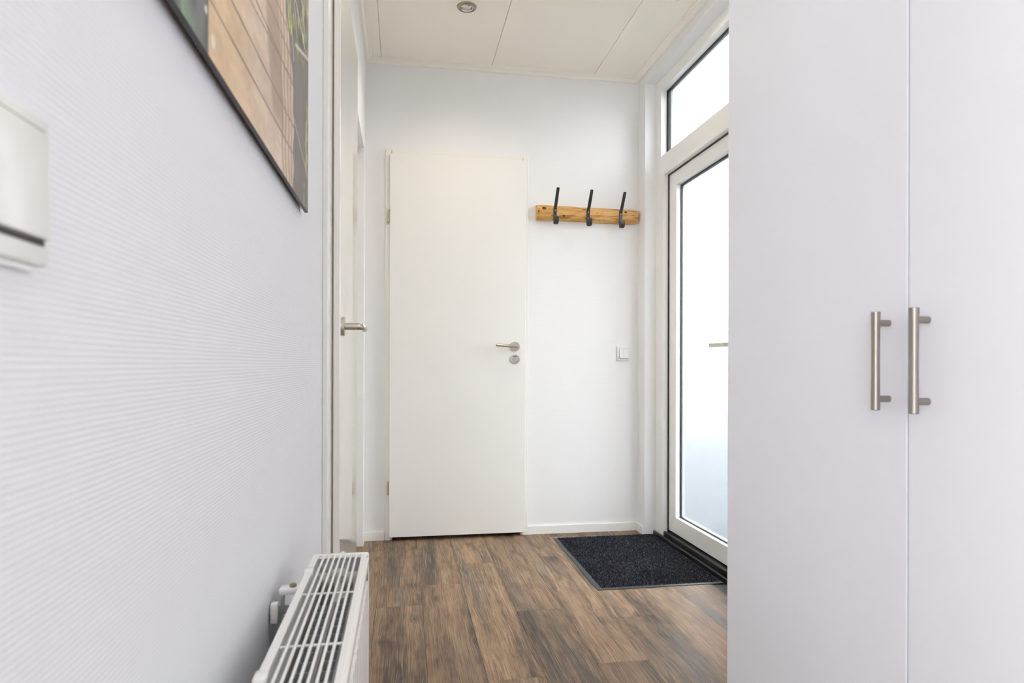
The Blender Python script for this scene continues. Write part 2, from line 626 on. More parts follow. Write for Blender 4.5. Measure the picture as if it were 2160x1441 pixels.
# ------------------------------------------------------------------ door 1: flush door in the far wall
d1 = struct(empty('door_1', (0.295, YF, 0)), 'white flush door with steel lever in the far wall')
mb = MB().box(-0.094, -0.0625, 3.535, YF, 0, 2.077, 0.002)
mb.box(-0.0625, -0.055, 3.545, YF + 0.09, 0, 2.077)
mb.build('frame_post', 'frame_cream', d1)
mb = MB().box(0.6475, 0.679, 3.535, YF, 0, 2.077, 0.002)
mb.box(0.640, 0.6475, 3.545, YF + 0.09, 0, 2.077)
mb.build('frame_post', 'frame_cream', d1)
mb = MB().box(-0.0605, 0.6455, 3.535, YF, 2.035, 2.077, 0.002)
mb.build('frame_head', 'frame_cream', d1)
leaf = MB().box(-0.070, 0.660, 3.511, 3.5335, 0.022, 2.050, 0.0015)
leaf.box(-0.05, 0.638, 3.53, 3.552, 0.024, 2.03)
leaf = leaf.build('door_leaf', 'door_satin', d1)
for z in (1.722, 0.281):
    h = MB()
    h.lathe((-0.0755, 3.519, z - 0.036), (0, 0, 1), [(0, 0), (.005, .0005), (.0068, .003), (.0068, .0455), (0, .0455)], 16)
    h.lathe((-0.0755, 3.519, z + 0.0115), (0, 0, 1), [(0, 0), (.0068, 0), (.0068, .021), (.005, .0242), (0, .0245)], 16)
    h.cyl((-0.0755, 3.519, z), (-0.0755, 3.519, z + .012), 0.005, 12)
    h.box(-0.082, -0.0745, 3.524, 3.536, z - .012, z + .010)
    h.build('hinge', 'hinge_metal', d1, True)
lever(d1, (0.601, 3.511, 1.035), (0, -1, 0), (-1, 0, 0.06), 0.0085, 0.045, 0.110)
kr = MB().lathe((0.601, 3.511, 0.966), (0, -1, 0), [(0, 0), (.026, 0), (.026, .005), (.0245, .0065), (.0165, .0068), (.0155, .0058), (.0125, .0058), (.012, .009), (0, .009)], 32).build('lock_rosette', 'satin_steel', d1, True)
arc = []
mb = MB()
for i in range(9):
    a = math.radians(55 + 70 * i / 8)
    arc.append((0.601 + .0185 * math.cos(a), 3.5035, 0.966 + .0185 * math.sin(a)))
for i in range(8, -1, -1):
    a = math.radians(55 + 70 * i / 8)
    arc.append((0.601 + .0140 * math.cos(a), 3.5035, 0.966 + .0140 * math.sin(a)))
mb.prism(arc, (0, 0.0015, 0)).build('lock_window', 'joint_dark', kr)
MB().box(0.5995, 0.6025, 3.501, 3.503, 0.959, 0.973).build('coin_slot', 'satin_nickel', kr)

# ------------------------------------------------------------------ door 2: entrance door, frosted glass, in the right wall
d2 = struct(empty('door_2', (1.42, 2.94, 0)), 'white plastic entrance door with frosted glass in the right wall')
FX = 1.38
mb = MB().box(FX, 1.428, 3.375, RY1, 0, RZ)
mb.box(FX, 1.4095, 3.340, 3.376, 0, 1.962)
mb.build('frame_post', 'upvc_white', d2)
mb = MB().box(FX, 1.428, RY0, 2.505, 0, RZ)
mb.box(FX, 1.4095, 2.504, 2.54, 0, 1.962)
mb.build('frame_post', 'upvc_white', d2)
mb = MB().box(FX, 1.428, 2.505, 3.375, 2.000, 2.068)
mb.box(FX, 1.4095, 2.505, 3.375, 1.962, 2.001)
mb.build('frame_transom', 'upvc_white', d2)
MB().box(FX, 1.428, 2.505, 3.375, 2.427, RZ).build('frame_head', 'upvc_white', d2)
# leaf: four mitred members
LY0, LY1, LZ0, LZ1 = 2.55, 3.333, 0.052, 1.957
IY0, IY1, IZ0, IZ1 = 2.642, 3.243, 0.136, 1.884
g = 0.0006
LX, LT = 1.4125, 0.0375
MB().prism([(LX, LY1, LZ0 + g), (LX, LY1, LZ1 - g), (LX, IY1, IZ1 - g), (LX, IY1, IZ0 + g)], (LT, 0, 0), 0.0008).build('leaf_stile', 'upvc_white', d2)
MB().prism([(LX, LY0, LZ0 + g), (LX, IY0, IZ0 + g), (LX, IY0, IZ1 - g), (LX, LY0, LZ1 - g)], (LT, 0, 0), 0.0008).build('leaf_stile', 'upvc_white', d2)
MB().prism([(LX, LY0 + g, LZ0), (LX, LY1 - g, LZ0), (LX, IY1 - g, IZ0), (LX, IY0 + g, IZ0)], (LT, 0, 0), 0.0008).build('leaf_rail', 'upvc_white', d2)
MB().prism([(LX, LY0 + g, LZ1), (LX, IY0 + g, IZ1), (LX, IY1 - g, IZ1), (LX, LY1 - g, LZ1)], (LT, 0, 0), 0.0008).build('leaf_rail', 'upvc_white', d2)


def ring(mb_, x0, x1, y0, y1, z0, z1, wd):
    mb_.box(x0, x1, y0, y0 + wd, z0, z1)
    mb_.box(x0, x1, y1 - wd, y1, z0, z1)
    mb_.box(x0, x1, y0 + wd, y1 - wd, z0, z0 + wd)
    mb_.box(x0, x1, y0 + wd, y1 - wd, z1 - wd, z1)
    return mb_


cl = MB()
cl.box(1.428, 1.444, 3.340, RY1, 0, RZ)
cl.box(1.428, 1.444, RY0, 2.540, 0, RZ)
cl.box(1.428, 1.444, 2.540, 3.340, 1.962, 2.072)
cl.box(1.428, 1.444, 2.540, 3.340, 2.420, RZ)
cl.build('outer_cladding', 'cladding_grey', d2)
cl = MB()
cl.box(1.4505, 1.462, LY0, IY0 + .006, LZ0, LZ1)
cl.box(1.4505, 1.462, IY1 - .006, LY1, LZ0, LZ1)
cl.box(1.4505, 1.462, IY0 + .006, IY1 - .006, LZ0, IZ0 + .006)
cl.box(1.4505, 1.462, IY0 + .006, IY1 - .006, IZ1 - .006, LZ1)
cl.build('leaf_cladding', 'cladding_grey', d2)
ring(MB(), 1.436, 1.441, IY0, IY1, IZ0, IZ1, 0.007).build('glass_gasket', 'black_rubber', d2)
mb = MB()
mb.box(1.407, 1.4125, LY1 - 0.001, 3.3395, 0.036, 1.9615)
mb.box(1.407, 1.4125, LY0, 3.3395, LZ1 - 0.001, 1.9618)
mb.build('leaf_shadow_gap', 'black_rubber', d2)  # black strips put in for the shadow gap beside and above the leaf
MB().box(1.4415, 1.4495, IY0 + .001, IY1 - .001, IZ0 + .001, IZ1 - .001).build('glass_pane', 'frosted_glass', d2)
th_ = MB()
th_.prism([(1.366, 2.505, 0.0), (1.366, 2.505, 0.019), (1.369, 2.505, 0.022), (1.379, 2.505, 0.022), (1.379, 2.505, 0.012), (1.386, 2.505, 0.012), (1.386, 2.505, 0.0)], (0, RY1 - 2.506, 0))
th_.prism([(1.386, 2.54, 0.0), (1.386, 2.54, 0.040), (1.389, 2.54, 0.043), (1.397, 2.54, 0.043), (1.399, 2.54, 0.036), (1.43, 2.54, 0.049), (1.44, 2.54, 0.0515), (1.475, 2.54, 0.0515), (1.475, 2.54, 0.0)], (0, 3.3395 - 2.54, 0))
th_.build('threshold', 'black_aluminium', d2)
hx = 1.365
h = MB()
h.box(1.400, 1.4125, 2.572, 2.602, 0.93, 1.08, 0.003)
plate = h.build('handle_plate', 'satin_steel', d2, True)
h = MB()
h.prism([(1.402, 2.580, 1.0165), (1.402, 2.597, 1.0165), (1.372, 2.632, 1.0165), (1.372, 2.764, 1.0165), (1.360, 2.764, 1.0165), (1.360, 2.622, 1.0165), (1.394, 2.580, 1.0165)], (0, 0, 0.019), 0.0015)
h.build('handle', 'satin_steel', d2)

# ------------------------------------------------------------------ window 1: transom light over the entrance
w1 = struct(empty('window_1', (1.42, 2.94, 2.07)), 'frosted transom window above the entrance door')
ring(MB(), 1.4125, 1.4185, 2.505, 3.375, 2.068, 2.427, 0.007).build('glass_gasket', 'black_rubber', w1)
MB().box(1.419, 1.427, 2.506, 3.374, 2.0685, 2.4265).build('glass_pane', 'frosted_glass', w1)

# ------------------------------------------------------------------ door 3: closet door in the left wall, seen edge on
d3 = struct(empty('door_3', (XL, 2.1, 0)), 'glossy white flush door with lever seen at a glancing angle in the left wall')
mb = MB().box(XL, -0.1865, 1.700, 1.806, 0, 2.10, 0.0015)
mb.build('architrave', 'trim_white', d3)
MB().box(XL, -0.1865, 2.425, 2.50, 0, 2.10, 0.0015).build('architrave', 'trim_white', d3)
MB().box(XL, -0.1865, 1.8065, 2.4245, 2.035, 2.10, 0.0015).build('architrave', 'trim_white', d3)
MB().box(-0.1822, -0.165, 1.788, 2.440, 0.022, 2.050, 0.0012).build('door_leaf', 'door_white', d3)
MB().box(-0.24, -0.1825, 1.8065, 2.4245, 0.022, 2.034).build('door_core', 'door_white', d3)
lever(d3, (-0.165, 1.842, 1.042), (1, 0, 0), (0, 1, 0), 0.0095, 0.054, 0.115, elbow=True)

# doorway 4: recess with a plain leaf beyond it
d4 = struct(empty('door_4', (-0.3, 3.0, 0)), 'white door set back in the left wall beside the far corner')
MB().box(-0.325, -0.285, 2.581, 3.442, 0.02, HEAD - 0.002).build('door_leaf', 'door_white', d4)

# ------------------------------------------------------------------ wardrobe
WX = 0.812
wd = thing('wardrobe', (1.06, 0.95, 0), 'tall white wardrobe with two plain doors and bar handles on the right', 'wardrobe')
mb = MB().box(WX + 0.021, XR - 0.006, 0.345, 0.363, 0, 2.12)
mb.box(WX + 0.021, XR - 0.006, 1.528, 1.546, 0, 2.12)
mb.box(WX + 0.021, XR - 0.006, 0.363, 1.528, 2.10, 2.12)
mb.box(WX + 0.021, XR - 0.006, 0.363, 1.528, 0.07, 0.088)
mb.box(XR - 0.014, XR - 0.006, 0.363, 1.528, 0.088, 2.10)
mb.box(WX + 0.05, WX + 0.066, 0.363, 1.528, 0, 0.07)
mb.build('carcass', 'wardrobe_white', wd)
for (a, c, hy) in ((0.9482, 1.546, 0.988), (0.345, 0.9442, 0.904)):
    dr = MB().box(WX, WX + 0.019, a, c, 0.075, 2.12, 0.0012).build('door', 'wardrobe_white', wd)
    h = MB()
    zc, hl = 0.9468, 0.083
    n = 14
    prof = [(0, -hl), (0.0068, -hl), (0.0074, -hl + .0008)]
    for i in range(n + 1):
        u = -1 + 2 * i / n
        prof.append((0.0066 + 0.0008 * u * u, u * (hl - 0.0016)))
    prof += [(0.0074, hl - .0008), (0.0068, hl), (0, hl)]
    h.lathe((WX - 0.0255, hy, zc), (0, 0, 1), prof, 20)
    for s in (-1, 1):
        h.lathe((WX + 0.0002, hy, zc + s * 0.064), (-1, 0, 0), [(0, 0), (.0056, 0), (.0056, .0225), (0, .0225)], 16)
    h.build('handle', 'satin_nickel', dr, True)

# ------------------------------------------------------------------ radiator
rd = thing('radiator', (-0.107, 0.7, 0), 'white panel radiator with open wire grille on the left wall', 'radiator')
RX0, RX1, RY_0, RY_1, RB, RT = -0.158, -0.060, 0.16, 1.222, 0.14, 0.597
# front and rear water panels, ribbed outside
for nm, xa, sgn in (('front_panel', RX1 - 0.004, 1), ('rear_panel', RX0 + 0.004, -1)):
    pts = []
    y = RY_0 + 0.012
    pitch = 0.0333
    while y < RY_1 - 0.012:
        pts += [(xa, y), (xa, y + pitch * 0.10), (xa + sgn * 0.0034, y + pitch * 0.30), (xa + sgn * 0.0034, y + pitch * 0.80)]
        y += pitch
    outer = [(px, py, RB) for px, py in pts]
    back = [(xa - sgn * 0.010, pts[-1][1], RB), (xa - sgn * 0.010, pts[0][1], RB)]
    MB().prism(outer + back, (0, 0, RT - 0.050 - RB)).box(min(xa, xa - sgn * 0.010), max(xa, xa - sgn * 0.010), RY_0 + .012, RY_1 - .012, RT - 0.052, RT - 0.020).build(nm, 'radiator_white', rd)
for xa in (-0.0745, -0.1435):
    MB().cyl((xa, RY_0 + .01, RT - 0.030), (xa, RY_1 - .008, RT - 0.030), 0.0075, 12).build('water_channel', 'radiator_inner', rd, True)
# convectors: folded sheet, each fold seen between the wires
for x0, x1 in ((-0.136, -0.110), (-0.1035, -0.0835)):
    mb = MB()
    y = RY_0 + 0.03
    while y < RY_1 - 0.118:
        mb.box(x0, x1, y, y + 0.0022, RB + 0.03, RT - 0.048)
        mb.box(x0, x1, y + 0.0145, y + 0.0157, RB + 0.03, RT - 0.066)
        y += 0.029
    mb.box(x0, x0 + 0.001, RY_0 + .03, RY_1 - 0.12, RB + 0.03, RT - 0.056)
    o = mb.build('convector_fins', 'radiator_grey', rd)
    o['kind'] = 'stuff'
MB().box(-0.1085, -0.1055, RY_0 + .03, RY_1 - 0.13, RB + .02, RT - 0.040).build('divider', 'radiator_inner', rd)
# header pipe with tee at the far end
mb = MB()
mb.cyl((RX0 + .012, 1.172, RT - 0.034), (RX1 - .012, 1.172, RT - 0.034), 0.0135, 24)
mb.cyl((-0.109, 1.172, RT - 0.036), (-0.107, 1.085, RT - 0.046), 0.0062, 16)
mb.lathe((-0.109, 1.172, RT - 0.034), (0, 0, 1), [(0, 0), (.017, 0), (.017, .012), (.013, .017), (0, .017)], 24)
mb.build('header_pipe', 'radiator_tube', rd, True)
MB().lathe((-0.096, 1.118, RT - 0.052), (0, 0, 1), [(0, 0), (.009, 0), (.009, .008), (.007, .010), (0, .010)], 20).build('plug', 'radiator_tube', rd, True)
# side covers
for ya in (RY_0, RY_1):
    s = 1 if ya == RY_1 else -1
    mb = MB()
    mb.box(RX0, RX1, min(ya, ya - s * 0.0015), max(ya, ya - s * 0.0015), RB + 0.005, RT - 0.004)
    mb.box(RX0, RX1, min(ya, ya - s * 0.011), max(ya, ya - s * 0.011), RT - 0.0075, RT, 0.003)
    mb.box(RX1 - 0.0015, RX1, min(ya, ya - s * 0.012), max(ya, ya - s * 0.012), RB + 0.005, RT - 0.004)
    o = mb.build('side_cover', 'radiator_white', rd, True)
MB().lathe((-0.107, RY_1 + 0.0005, RT - 0.004), (0, 1, 0), [(0, 0), (.006, 0), (.005, .003), (0, .004)], 16).build('side_screw', 'radiator_white', rd, True)
# grille: rails, wires and cross bars
gr = MB()
gr.box(RX0, RX0 + 0.0105, RY_0 + .011, RY_1 - .0112, RT - 0.0016, RT - 0.0004, 0.0004, 1)
gr.box(RX0, RX0 + 0.0014, RY_0 + .011, RY_1 - .0112, RT - 0.016, RT - 0.001)
gr.box(RX0 + 0.0095, RX0 + 0.0107, RY_0 + .011, RY_1 - .0112, RT - 0.014, RT - 0.001)
gr.box(RX1 - 0.0125, RX1 - 0.0045, RY_0 + .011, RY_1 - .0112, RT - 0.0016, RT - 0.0004, 0.0004, 1)
gr.box(RX1 - 0.0125, RX1 - 0.0113, RY_0 + .011, RY_1 - .0112, RT - 0.014, RT - 0.001)
gr.box(RX1 - 0.0047, RX1 - 0.0005, RY_0 + .012, RY_1 - .013, RT - 0.0085, RT - 0.0062)
gr.box(RX1 - 0.0055, RX1 - 0.0040, RY_0 + .012, RY_1 - .013, RT - 0.019, RT - 0.001)
gr.box(RX1 - 0.0030, RX1, RY_0 + .012, RY_1 - .013, RT - 0.021, RT - 0.0065, 0.0008, 1)
gr = gr.build('grille', 'radiator_white', rd)
for i in range(7):
    xa = RX0 + 0.0105 + (RX1 - 0.0125 - RX0 - 0.0105) * (i + 1) / 8
    MB().cyl((xa, RY_0 + .008, RT - 0.0022), (xa, RY_1 - .008, RT - 0.0024), 0.0021, 8).build('wire', 'radiator_white', gr, True)
y = 1.2075
while y > RY_0:
    MB().cyl((RX0 + .009, y, RT - 0.0050), (RX1 - .011, y, RT - 0.0048), 0.0019, 8).build('cross_bar', 'radiator_white', gr, True)
    y -= 0.1855
for y in (1.126, 0.752):
    mb = MB().box(RX0 - 0.0022, RX0 + 0.0125, y - 0.012, y + 0.012, RT - 0.012, RT + 0.0022, 0.0022)
    mb.build('clip', 'radiator_white', gr, True)
# wall bracket
br = MB()
br.box(XL + 0.0005, XL + 0.004, 1.045, 1.075, 0.40, RT - 0.028)
br.box(XL + 0.016, XL + 0.018, 1.048, 1.072, 0.40, RT - 0.018)
br.box(XL + 0.003, RX0 + 0.004, 1.050, 1.053, 0.40, RT - 0.030)
br = br.build('bracket', 'bracket_steel', rd)
MB().box(XL + 0.010, RX0 + 0.004, 1.062, 1.086, RT - 0.018, RT - 0.009, 0.002).build('bracket_cap', 'radiator_white', br, True)
MB().box(XL + 0.0025, XL + 0.013, 1.036, 1.050, RT - 0.052, RT - 0.022, 0.002).build('bracket_cap', 'radiator_white', br, True)
MB().lathe((XL + 0.030, 1.074, RT - 0.009), (0, 0, 1), [(0, 0), (.0055, 0), (.0055, .0045), (.004, .0055), (0, .0055)], 6).build('bracket_screw', 'brass_screw', br)
MB().cyl((XL + 0.022, 1.047, RT - 0.045), (XL + 0.022, 1.040, RT - 0.045), 0.004, 10).build('bracket_screw', 'bracket_steel', br, True)

# ------------------------------------------------------------------ light switches
sw = thing('light_switch', (XL, 0.345, 1.03), 'large blurred white single switch on the left wall by the picture', 'switch')
y0, y1, z0, z1 = 0.316, 0.3965, 0.992, 1.0715
mb = MB()
mb.box(XL, XL + 0.0085, y0, y1, z0 + 0.0, z1, 0.002)
mb.build('switch_plate', 'switch_plastic', sw, True)
MB().box(XL + 0.0005, XL + 0.004, y0 + .006, y1 - .006, z0 - 0.003, z0 + .001).build('back_box', 'switch_plastic', sw)
MB().box(XL + 0.007, XL + 0.0092, y0 + .007, y1 - .007, z0 + .0105, z1 - .007).build('switch_gap', 'joint_dark', sw)
mb = MB()
mb.prism([(XL + .008, y0 + .008, z0 + .0135), (XL + .0135, y0 + .008, z0 + .0135), (XL + .0105, y0 + .008, z1 - .008), (XL + .008, y0 + .008, z1 - .008)], (0, y1 - y0 - .016, 0), 0.0008)
mb.build('rocker', 'switch_plastic', sw, True)

sw = thing('light_switch', (1.2275, YF, 1.0), 'small white double rocker switch on the far wall below the coat rack', 'switch')
x0, x1, z0, z1 = 1.190, 1.264, 0.961, 1.040
MB().box(x0, x1, YF - 0.010, YF, z0, z1, 0.002).build('switch_plate', 'switch_plastic', sw, True)
MB().box(x0 + .013, x1 - .009, YF - 0.0112, YF - 0.009, z0 + .012, z1 - .011).build('switch_gap', 'joint_dark', sw)
for a, c in ((x0 + .0142, (x0 + x1) / 2 + .0012), ((x0 + x1) / 2 + .0024, x1 - .0095)):
    MB().prism([(a, YF - .0095, z0 + .0145), (a, YF - .0155, z0 + .0145), (a, YF - .0125, z1 - .0115), (a, YF - .0095, z1 - .0115)], (c - a, 0, 0), 0.0005).build('rocker', 'switch_plastic', sw)

# ------------------------------------------------------------------ coat rack
cr = thing('coat_rack', (1.01, YF, 1.775), 'half-log pine coat rack with three black iron hooks on the far wall', 'coat rack')
zc, hh = 1.775, 0.0425
rng = np.random.default_rng(3)
mb = MB()
path, secs = [], []
N = 30
for i in range(N + 1):
    u = i / N
    x = 0.722 + (1.297 - 0.722) * u
    rad = hh + 0.0012 * math.sin(9 * u + 1) + 0.0008 * math.sin(23 * u) - 0.001 * u
    if i in (0, N):
        rad -= 0.0018
        x += 0.0 if i == 0 else 0.0012
    zo = -0.003 * u + 0.001 * math.sin(6 * u)
    s = [(0, 0.0, -rad * 0.98), (0, -0.006, -rad)]
    for k in range(1, 12):
        a = -math.pi / 2 + math.pi * k / 12
        s.append((0.004 * math.cos(a) * (1 if i > N - 2 else 0), -0.006 - 0.036 * math.cos(a) ** 0.8, rad * math.sin(a)))
    s += [(0, -0.006, rad), (0, 0.0, rad * 0.98)]
    path.append((x, YF, zc + zo))
    secs.append(s)
mb.sweep(path, secs)
log = mb.build('log', 'pine_log', cr, True, 50)
for kx, kz, kw, kh in ((0.762, 1.796, 0.0125, 0.0085), (0.873, 1.758, 0.0065, 0.0062), (1.229, 1.792, 0.0080, 0.0060), (1.066, 1.738, 0.0055, 0.0045), (0.731, 1.777, 0.003, 0.008)):
    v = []
    for k in range(14):
        a = 2 * math.pi * k / 14
        r = 1 + 0.07 * math.sin(3 * a + kx * 50)
        zz = kz + kh * r * math.sin(a)
        s_ = max(-1, min(1, (zz - zc) / hh))
        v.append((kx + kw * r * math.cos(a), YF - 0.0075 - 0.036 * max(0.0, 1 - s_ * s_) ** 0.4, zz))
    MB().prism(v, (0, 0.003, 0)).build('knot', 'knot_dark', log)


def hook_mesh():
    """flat iron bar: long prong up and forward, strap down the log, short cup at the foot (local: x right, y out of wall = -y)"""
    pts = [(-0.116, 0.119), (-0.112, 0.111), (-0.062, 0.040), (-0.0475, 0.026), (-0.0445, 0.012), (-0.0445, -0.034), (-0.0455, -0.048),
           (-0.051, -0.059), (-0.060, -0.065), (-0.071, -0.064), (-0.079, -0.056), (-0.082, -0.044), (-0.0825, -0.030)]
    wid = [0.0072, 0.0084, 0.0088, 0.0090, 0.0092, 0.0092, 0.0100, 0.0112, 0.0120, 0.0124, 0.0124, 0.0124, 0.0112]
    th = 0.0028
    mbh = MB()
    pa, se = [], []
    for i, (y, z) in enumerate(pts):
        a = Vector(pts[max(0, i - 1)])
        c = Vector(pts[min(len(pts) - 1, i + 1)])
        tg = (c - a).normalized()
        nrm = Vector((-tg.y, tg.x))
        wv = wid[i]
        b_ = 0.0012
        pa.append((0, y, z))
        se.append([(sx_, nrm.x * q, nrm.y * q) for sx_, q in ((-wv + b_, -th), (wv - b_, -th), (wv, -th + b_), (wv, th - b_), (wv - b_, th), (-wv + b_, th), (-wv, th - b_), (-wv, -th + b_))])
    mbh.sweep(pa, se)
    return mbh


hk0 = None
for (hx_, hz) in ((0.822, 1.773), (1.010, 1.7695), (1.1975, 1.7655)):
    if hk0 is None:
        hk0 = hook_mesh().build('hook', 'hook_iron', None, True, 40)
        hk = hk0
        hk.parent = cr
        sc0 = []
        for z in (0.012, -0.022):
            s = MB().lathe((0, -0.0472, z), (0, -1, 0), [(0, 0), (.0032, 0), (.0026, .0012), (0, .0018)], 12).build('screw', 'screw_steel', None, True)
            s.parent = hk
            sc0.append(s)
    else:
        hk = hk0.copy()
        COL.objects.link(hk)
        hk.parent = cr
        for s in sc0:
            q = s.copy()
            COL.objects.link(q)
            q.parent = hk
    hk.location = (hx_ - cr.location.x, 0, hz - cr.location.z)

# ------------------------------------------------------------------ picture on the left wall
pc = thing('wall_picture', (XL, 0.893, 1.538), 'frameless print of wooden planks and plants with black edge on left wall', 'picture')
PY0, PY1, PZ0, PZ1 = 0.443, 1.343, 1.238, 1.838
MB().box(-0.1925, -0.1864, PY0, PY1, PZ0, PZ1).build('panel', 'print_core', pc)
for (a, c) in ((0.55, 0.58), (1.20, 1.23)):
    MB().box(XL + 0.0002, -0.1925, a, c, PZ0 + .12, PZ1 - .1).build('hanging_rail', 'print_core', pc)


def vnoise(x, y, seed):
    r = np.random.default_rng(seed)
    g_ = r.random((64, 64))
    xi, yi = np.floor(x).astype(int), np.floor(y).astype(int)
    fx, fy = x - xi, y - yi
    fx, fy = fx * fx * (3 - 2 * fx), fy * fy * (3 - 2 * fy)
    q = lambda i, j: g_[i % 64, j % 64]
    return (q(xi, yi) * (1 - fx) + q(xi + 1, yi) * fx) * (1 - fy) + (q(xi, yi + 1) * (1 - fx) + q(xi + 1, yi + 1) * fx) * fy


def sm(a, b_, v):
    t_ = np.clip((v - a) / (b_ - a), 0, 1)
    return t_ * t_ * (3 - 2 * t_)


def paint(Y, Z):
    def mixc(C, col, f):
        return C * (1 - f[..., None]) + np.array(col, float) * f[..., None]
    n1 = vnoise(Y * 18, Z * 60, 1)
    n2 = vnoise(Y * 70, Z * 180, 2)
    C = np.zeros(Y.shape + (3,))
    C[:] = (212, 184, 148)
    C = mixc(C, (208, 186, 166), sm(0.72, 0.95, Y + (Z - 1.3) * 0.6))
    C = C + (n1[..., None] - 0.5) * 22 + (n2[..., None] - 0.5) * 12
    # lines between boards: gentle fan
    L0 = [(1.2945, .009), (1.336, .02), (1.368, .11), (1.397, .035), (1.430, .05), (1.458, .06), (1.500, .07), (1.545, .08), (1.595, .09), (1.65, .10), (1.71, .11), (1.77, .12)]
    for i, (zz, sl) in enumerate(L0):
        dz = np.abs(Z - (zz + sl * (Y - 0.68)))
        C = mixc(C, (112, 92, 78), 0.85 * (1 - sm(0.0006, 0.0026 if i != 2 else 0.0018, dz)))
    # leaf shadows across the boards
    sh = sm(0.955, 0.985, Y + (Z - 1.35) * 0.35 + 0.012 * (n1 - .5)) * (1 - sm(1.055, 1.075, Y + (Z - 1.35) * 0.25))
    C = mixc(C, (150, 126, 108), 0.65 * sh * sm(1.285, 1.33, Z))
    for yc in (1.066, 1.092, 1.122, 1.148):
        st = 1 - sm(0.004, 0.009, np.abs(Y - yc - (Z - 1.3) * -0.10 + 0.004 * np.sin(Z * 60)))
        C = mixc(C, (148, 124, 108), 0.6 * st)
    # foliage at the left
    le = 1 - sm(0.668, 0.674, Y)
    f1 = vnoise(Y * 40, Z * 45, 5)
    f2 = vnoise(Y * 110, Z * 130, 6)
    F = np.zeros_like(C)
    F[:] = (104, 106, 108)
    F = mixc(F, (112, 136, 112), sm(.5, .7, f1))
    F = mixc(F, (150, 178, 132), 0.7 * sm(.66, .85, f1 * .6 + f2 * .4))
    F = mixc(F, (58, 62, 60), sm(.55, .8, 1 - f1) * .7)
    C = C * (1 - le[..., None]) + F * le[..., None]
    for (yy, zz, r) in ((0.688, 1.2585, 0.0085), (0.664, 1.2775, 0.005)):
        C = mixc(C, (226, 222, 210), 1 - sm(r * .6, r, np.hypot((Y - yy), (Z - zz))))
    # plants and a dark pot at the right
    edge = np.interp(Z, [1.2, 1.375, 1.438, 1.482, 1.50, 1.56, 1.7], [1.169, 1.169, 1.158, 1.117, 1.095, 1.09, 1.06]) + 0.004 * np.sin(Z * 90)
    ri = sm(-0.003, 0.003, Y - edge)
    P = np.zeros_like(C)
    P[:] = (116, 110, 106)
    P += (vnoise(Y * 20, Z * 25, 9)[..., None] - .5) * 20
    g1 = vnoise(Y * 55, Z * 40, 11)
    g2 = vnoise(Y * 150, Z * 80, 12)
    up = sm(1.475, 1.515, Z - (Y - 1.17) * 0.25 + .03 * (g1 - .5))
    G = np.zeros_like(C)
    G[:] = (104, 98, 90)
    G = mixc(G, (140, 146, 100), .8 * sm(.55, .66, g1))
    G = mixc(G, (196, 206, 80), .85 * sm(.70, .78, g1 * .6 + g2 * .4))
    G = mixc(G, (66, 62, 60), sm(.62, .75, 1 - g1) * .8)
    P = P * (1 - up[..., None]) + G * up[..., None]
    yl = (1 - sm(.012, .02, np.abs(Y - 1.318))) * sm(.45, .6, vnoise(Y * 60, Z * 50, 15)) * sm(1.29, 1.33, Z) * (1 - sm(1.42, 1.46, Z))
    P = mixc(P, (182, 186, 92), .8 * yl)
    rim = np.abs(Z - (1.4954 + (Y - 1.1855) * .285))
    P = mixc(P, (206, 196, 182), (1 - sm(.002, .005, rim)) * sm(1.18, 1.19, Y))
    for (ya, za, yb, zb, wd_) in ((1.133, 1.545, 1.1701, 1.458, .0035), (1.1725, 1.5666, 1.2045, 1.5146, .0035), (1.2124, 1.566, 1.312, 1.5375, .013), (1.2523, 1.6105, 1.311, 1.557, .005), (1.20, 1.66, 1.29, 1.60, .006)):
        tt = np.clip((za - Z) / (za - zb), -1.5, 1)
        yy = ya + (yb - ya) * tt
        on = (1 - sm(wd_ * .6, wd_, np.abs(Y - yy))) * (Z > zb)
        P = mixc(P, (202, 198, 194), .9 * on)
    di = np.abs(Z - (1.3614 - (Y - 1.1689) * .315))
    P = mixc(P, (196, 184, 164), .85 * (1 - sm(.0012, .003, di)) * (Y < 1.334))
    sp = (1 - sm(.010, .014, np.abs(Y - 1.285))) * (Z < 1.285)
    P = mixc(P, (170, 168, 140), .6 * sp * sm(.4, .6, vnoise(Y * 90, Z * 60, 17)))
    C = C * (1 - ri[..., None]) + P * ri[..., None]
    return np.clip(C, 0, 255)


NY, NZ = 380, 254
ys = np.linspace(PY0, PY1, NY + 1)
zs = np.linspace(PZ0, PZ1, NZ + 1)
YY, ZZ = np.meshgrid(ys, zs, indexing='ij')
co = np.stack([np.full(YY.shape, -0.1862), YY, ZZ], -1).reshape(-1, 3)
idx = np.arange((NY + 1) * (NZ + 1)).reshape(NY + 1, NZ + 1)
fc = np.stack([idx[:-1, :-1], idx[1:, :-1], idx[1:, 1:], idx[:-1, 1:]], -1).reshape(-1, 4)


def np_mesh(name, co_, fc_, srgb, mat, parent):
    me = bpy.data.meshes.new(name)
    me.from_pydata(co_.tolist(), [], fc_.tolist())
    at = me.color_attributes.new('Col', 'FLOAT_COLOR', 'POINT')
    c = srgb / 255.0
    lin = np.where(c <= 0.04045, c / 12.92, ((c + 0.055) / 1.055) ** 2.4)
    rgba = np.concatenate([lin, np.ones((len(lin), 1))], 1).astype(np.float32)
    at.data.foreach_set('color', rgba.ravel())
    me.materials.append(MATS[mat])
    o = bpy.data.objects.new(name, me)
    COL.objects.link(o)
    o.parent = parent
    o.matrix_parent_inverse = Matrix.Translation(parent.location).inverted()
    return o


np_mesh('print', co, fc, paint(YY, ZZ).reshape(-1, 3), 'picture_print', pc)

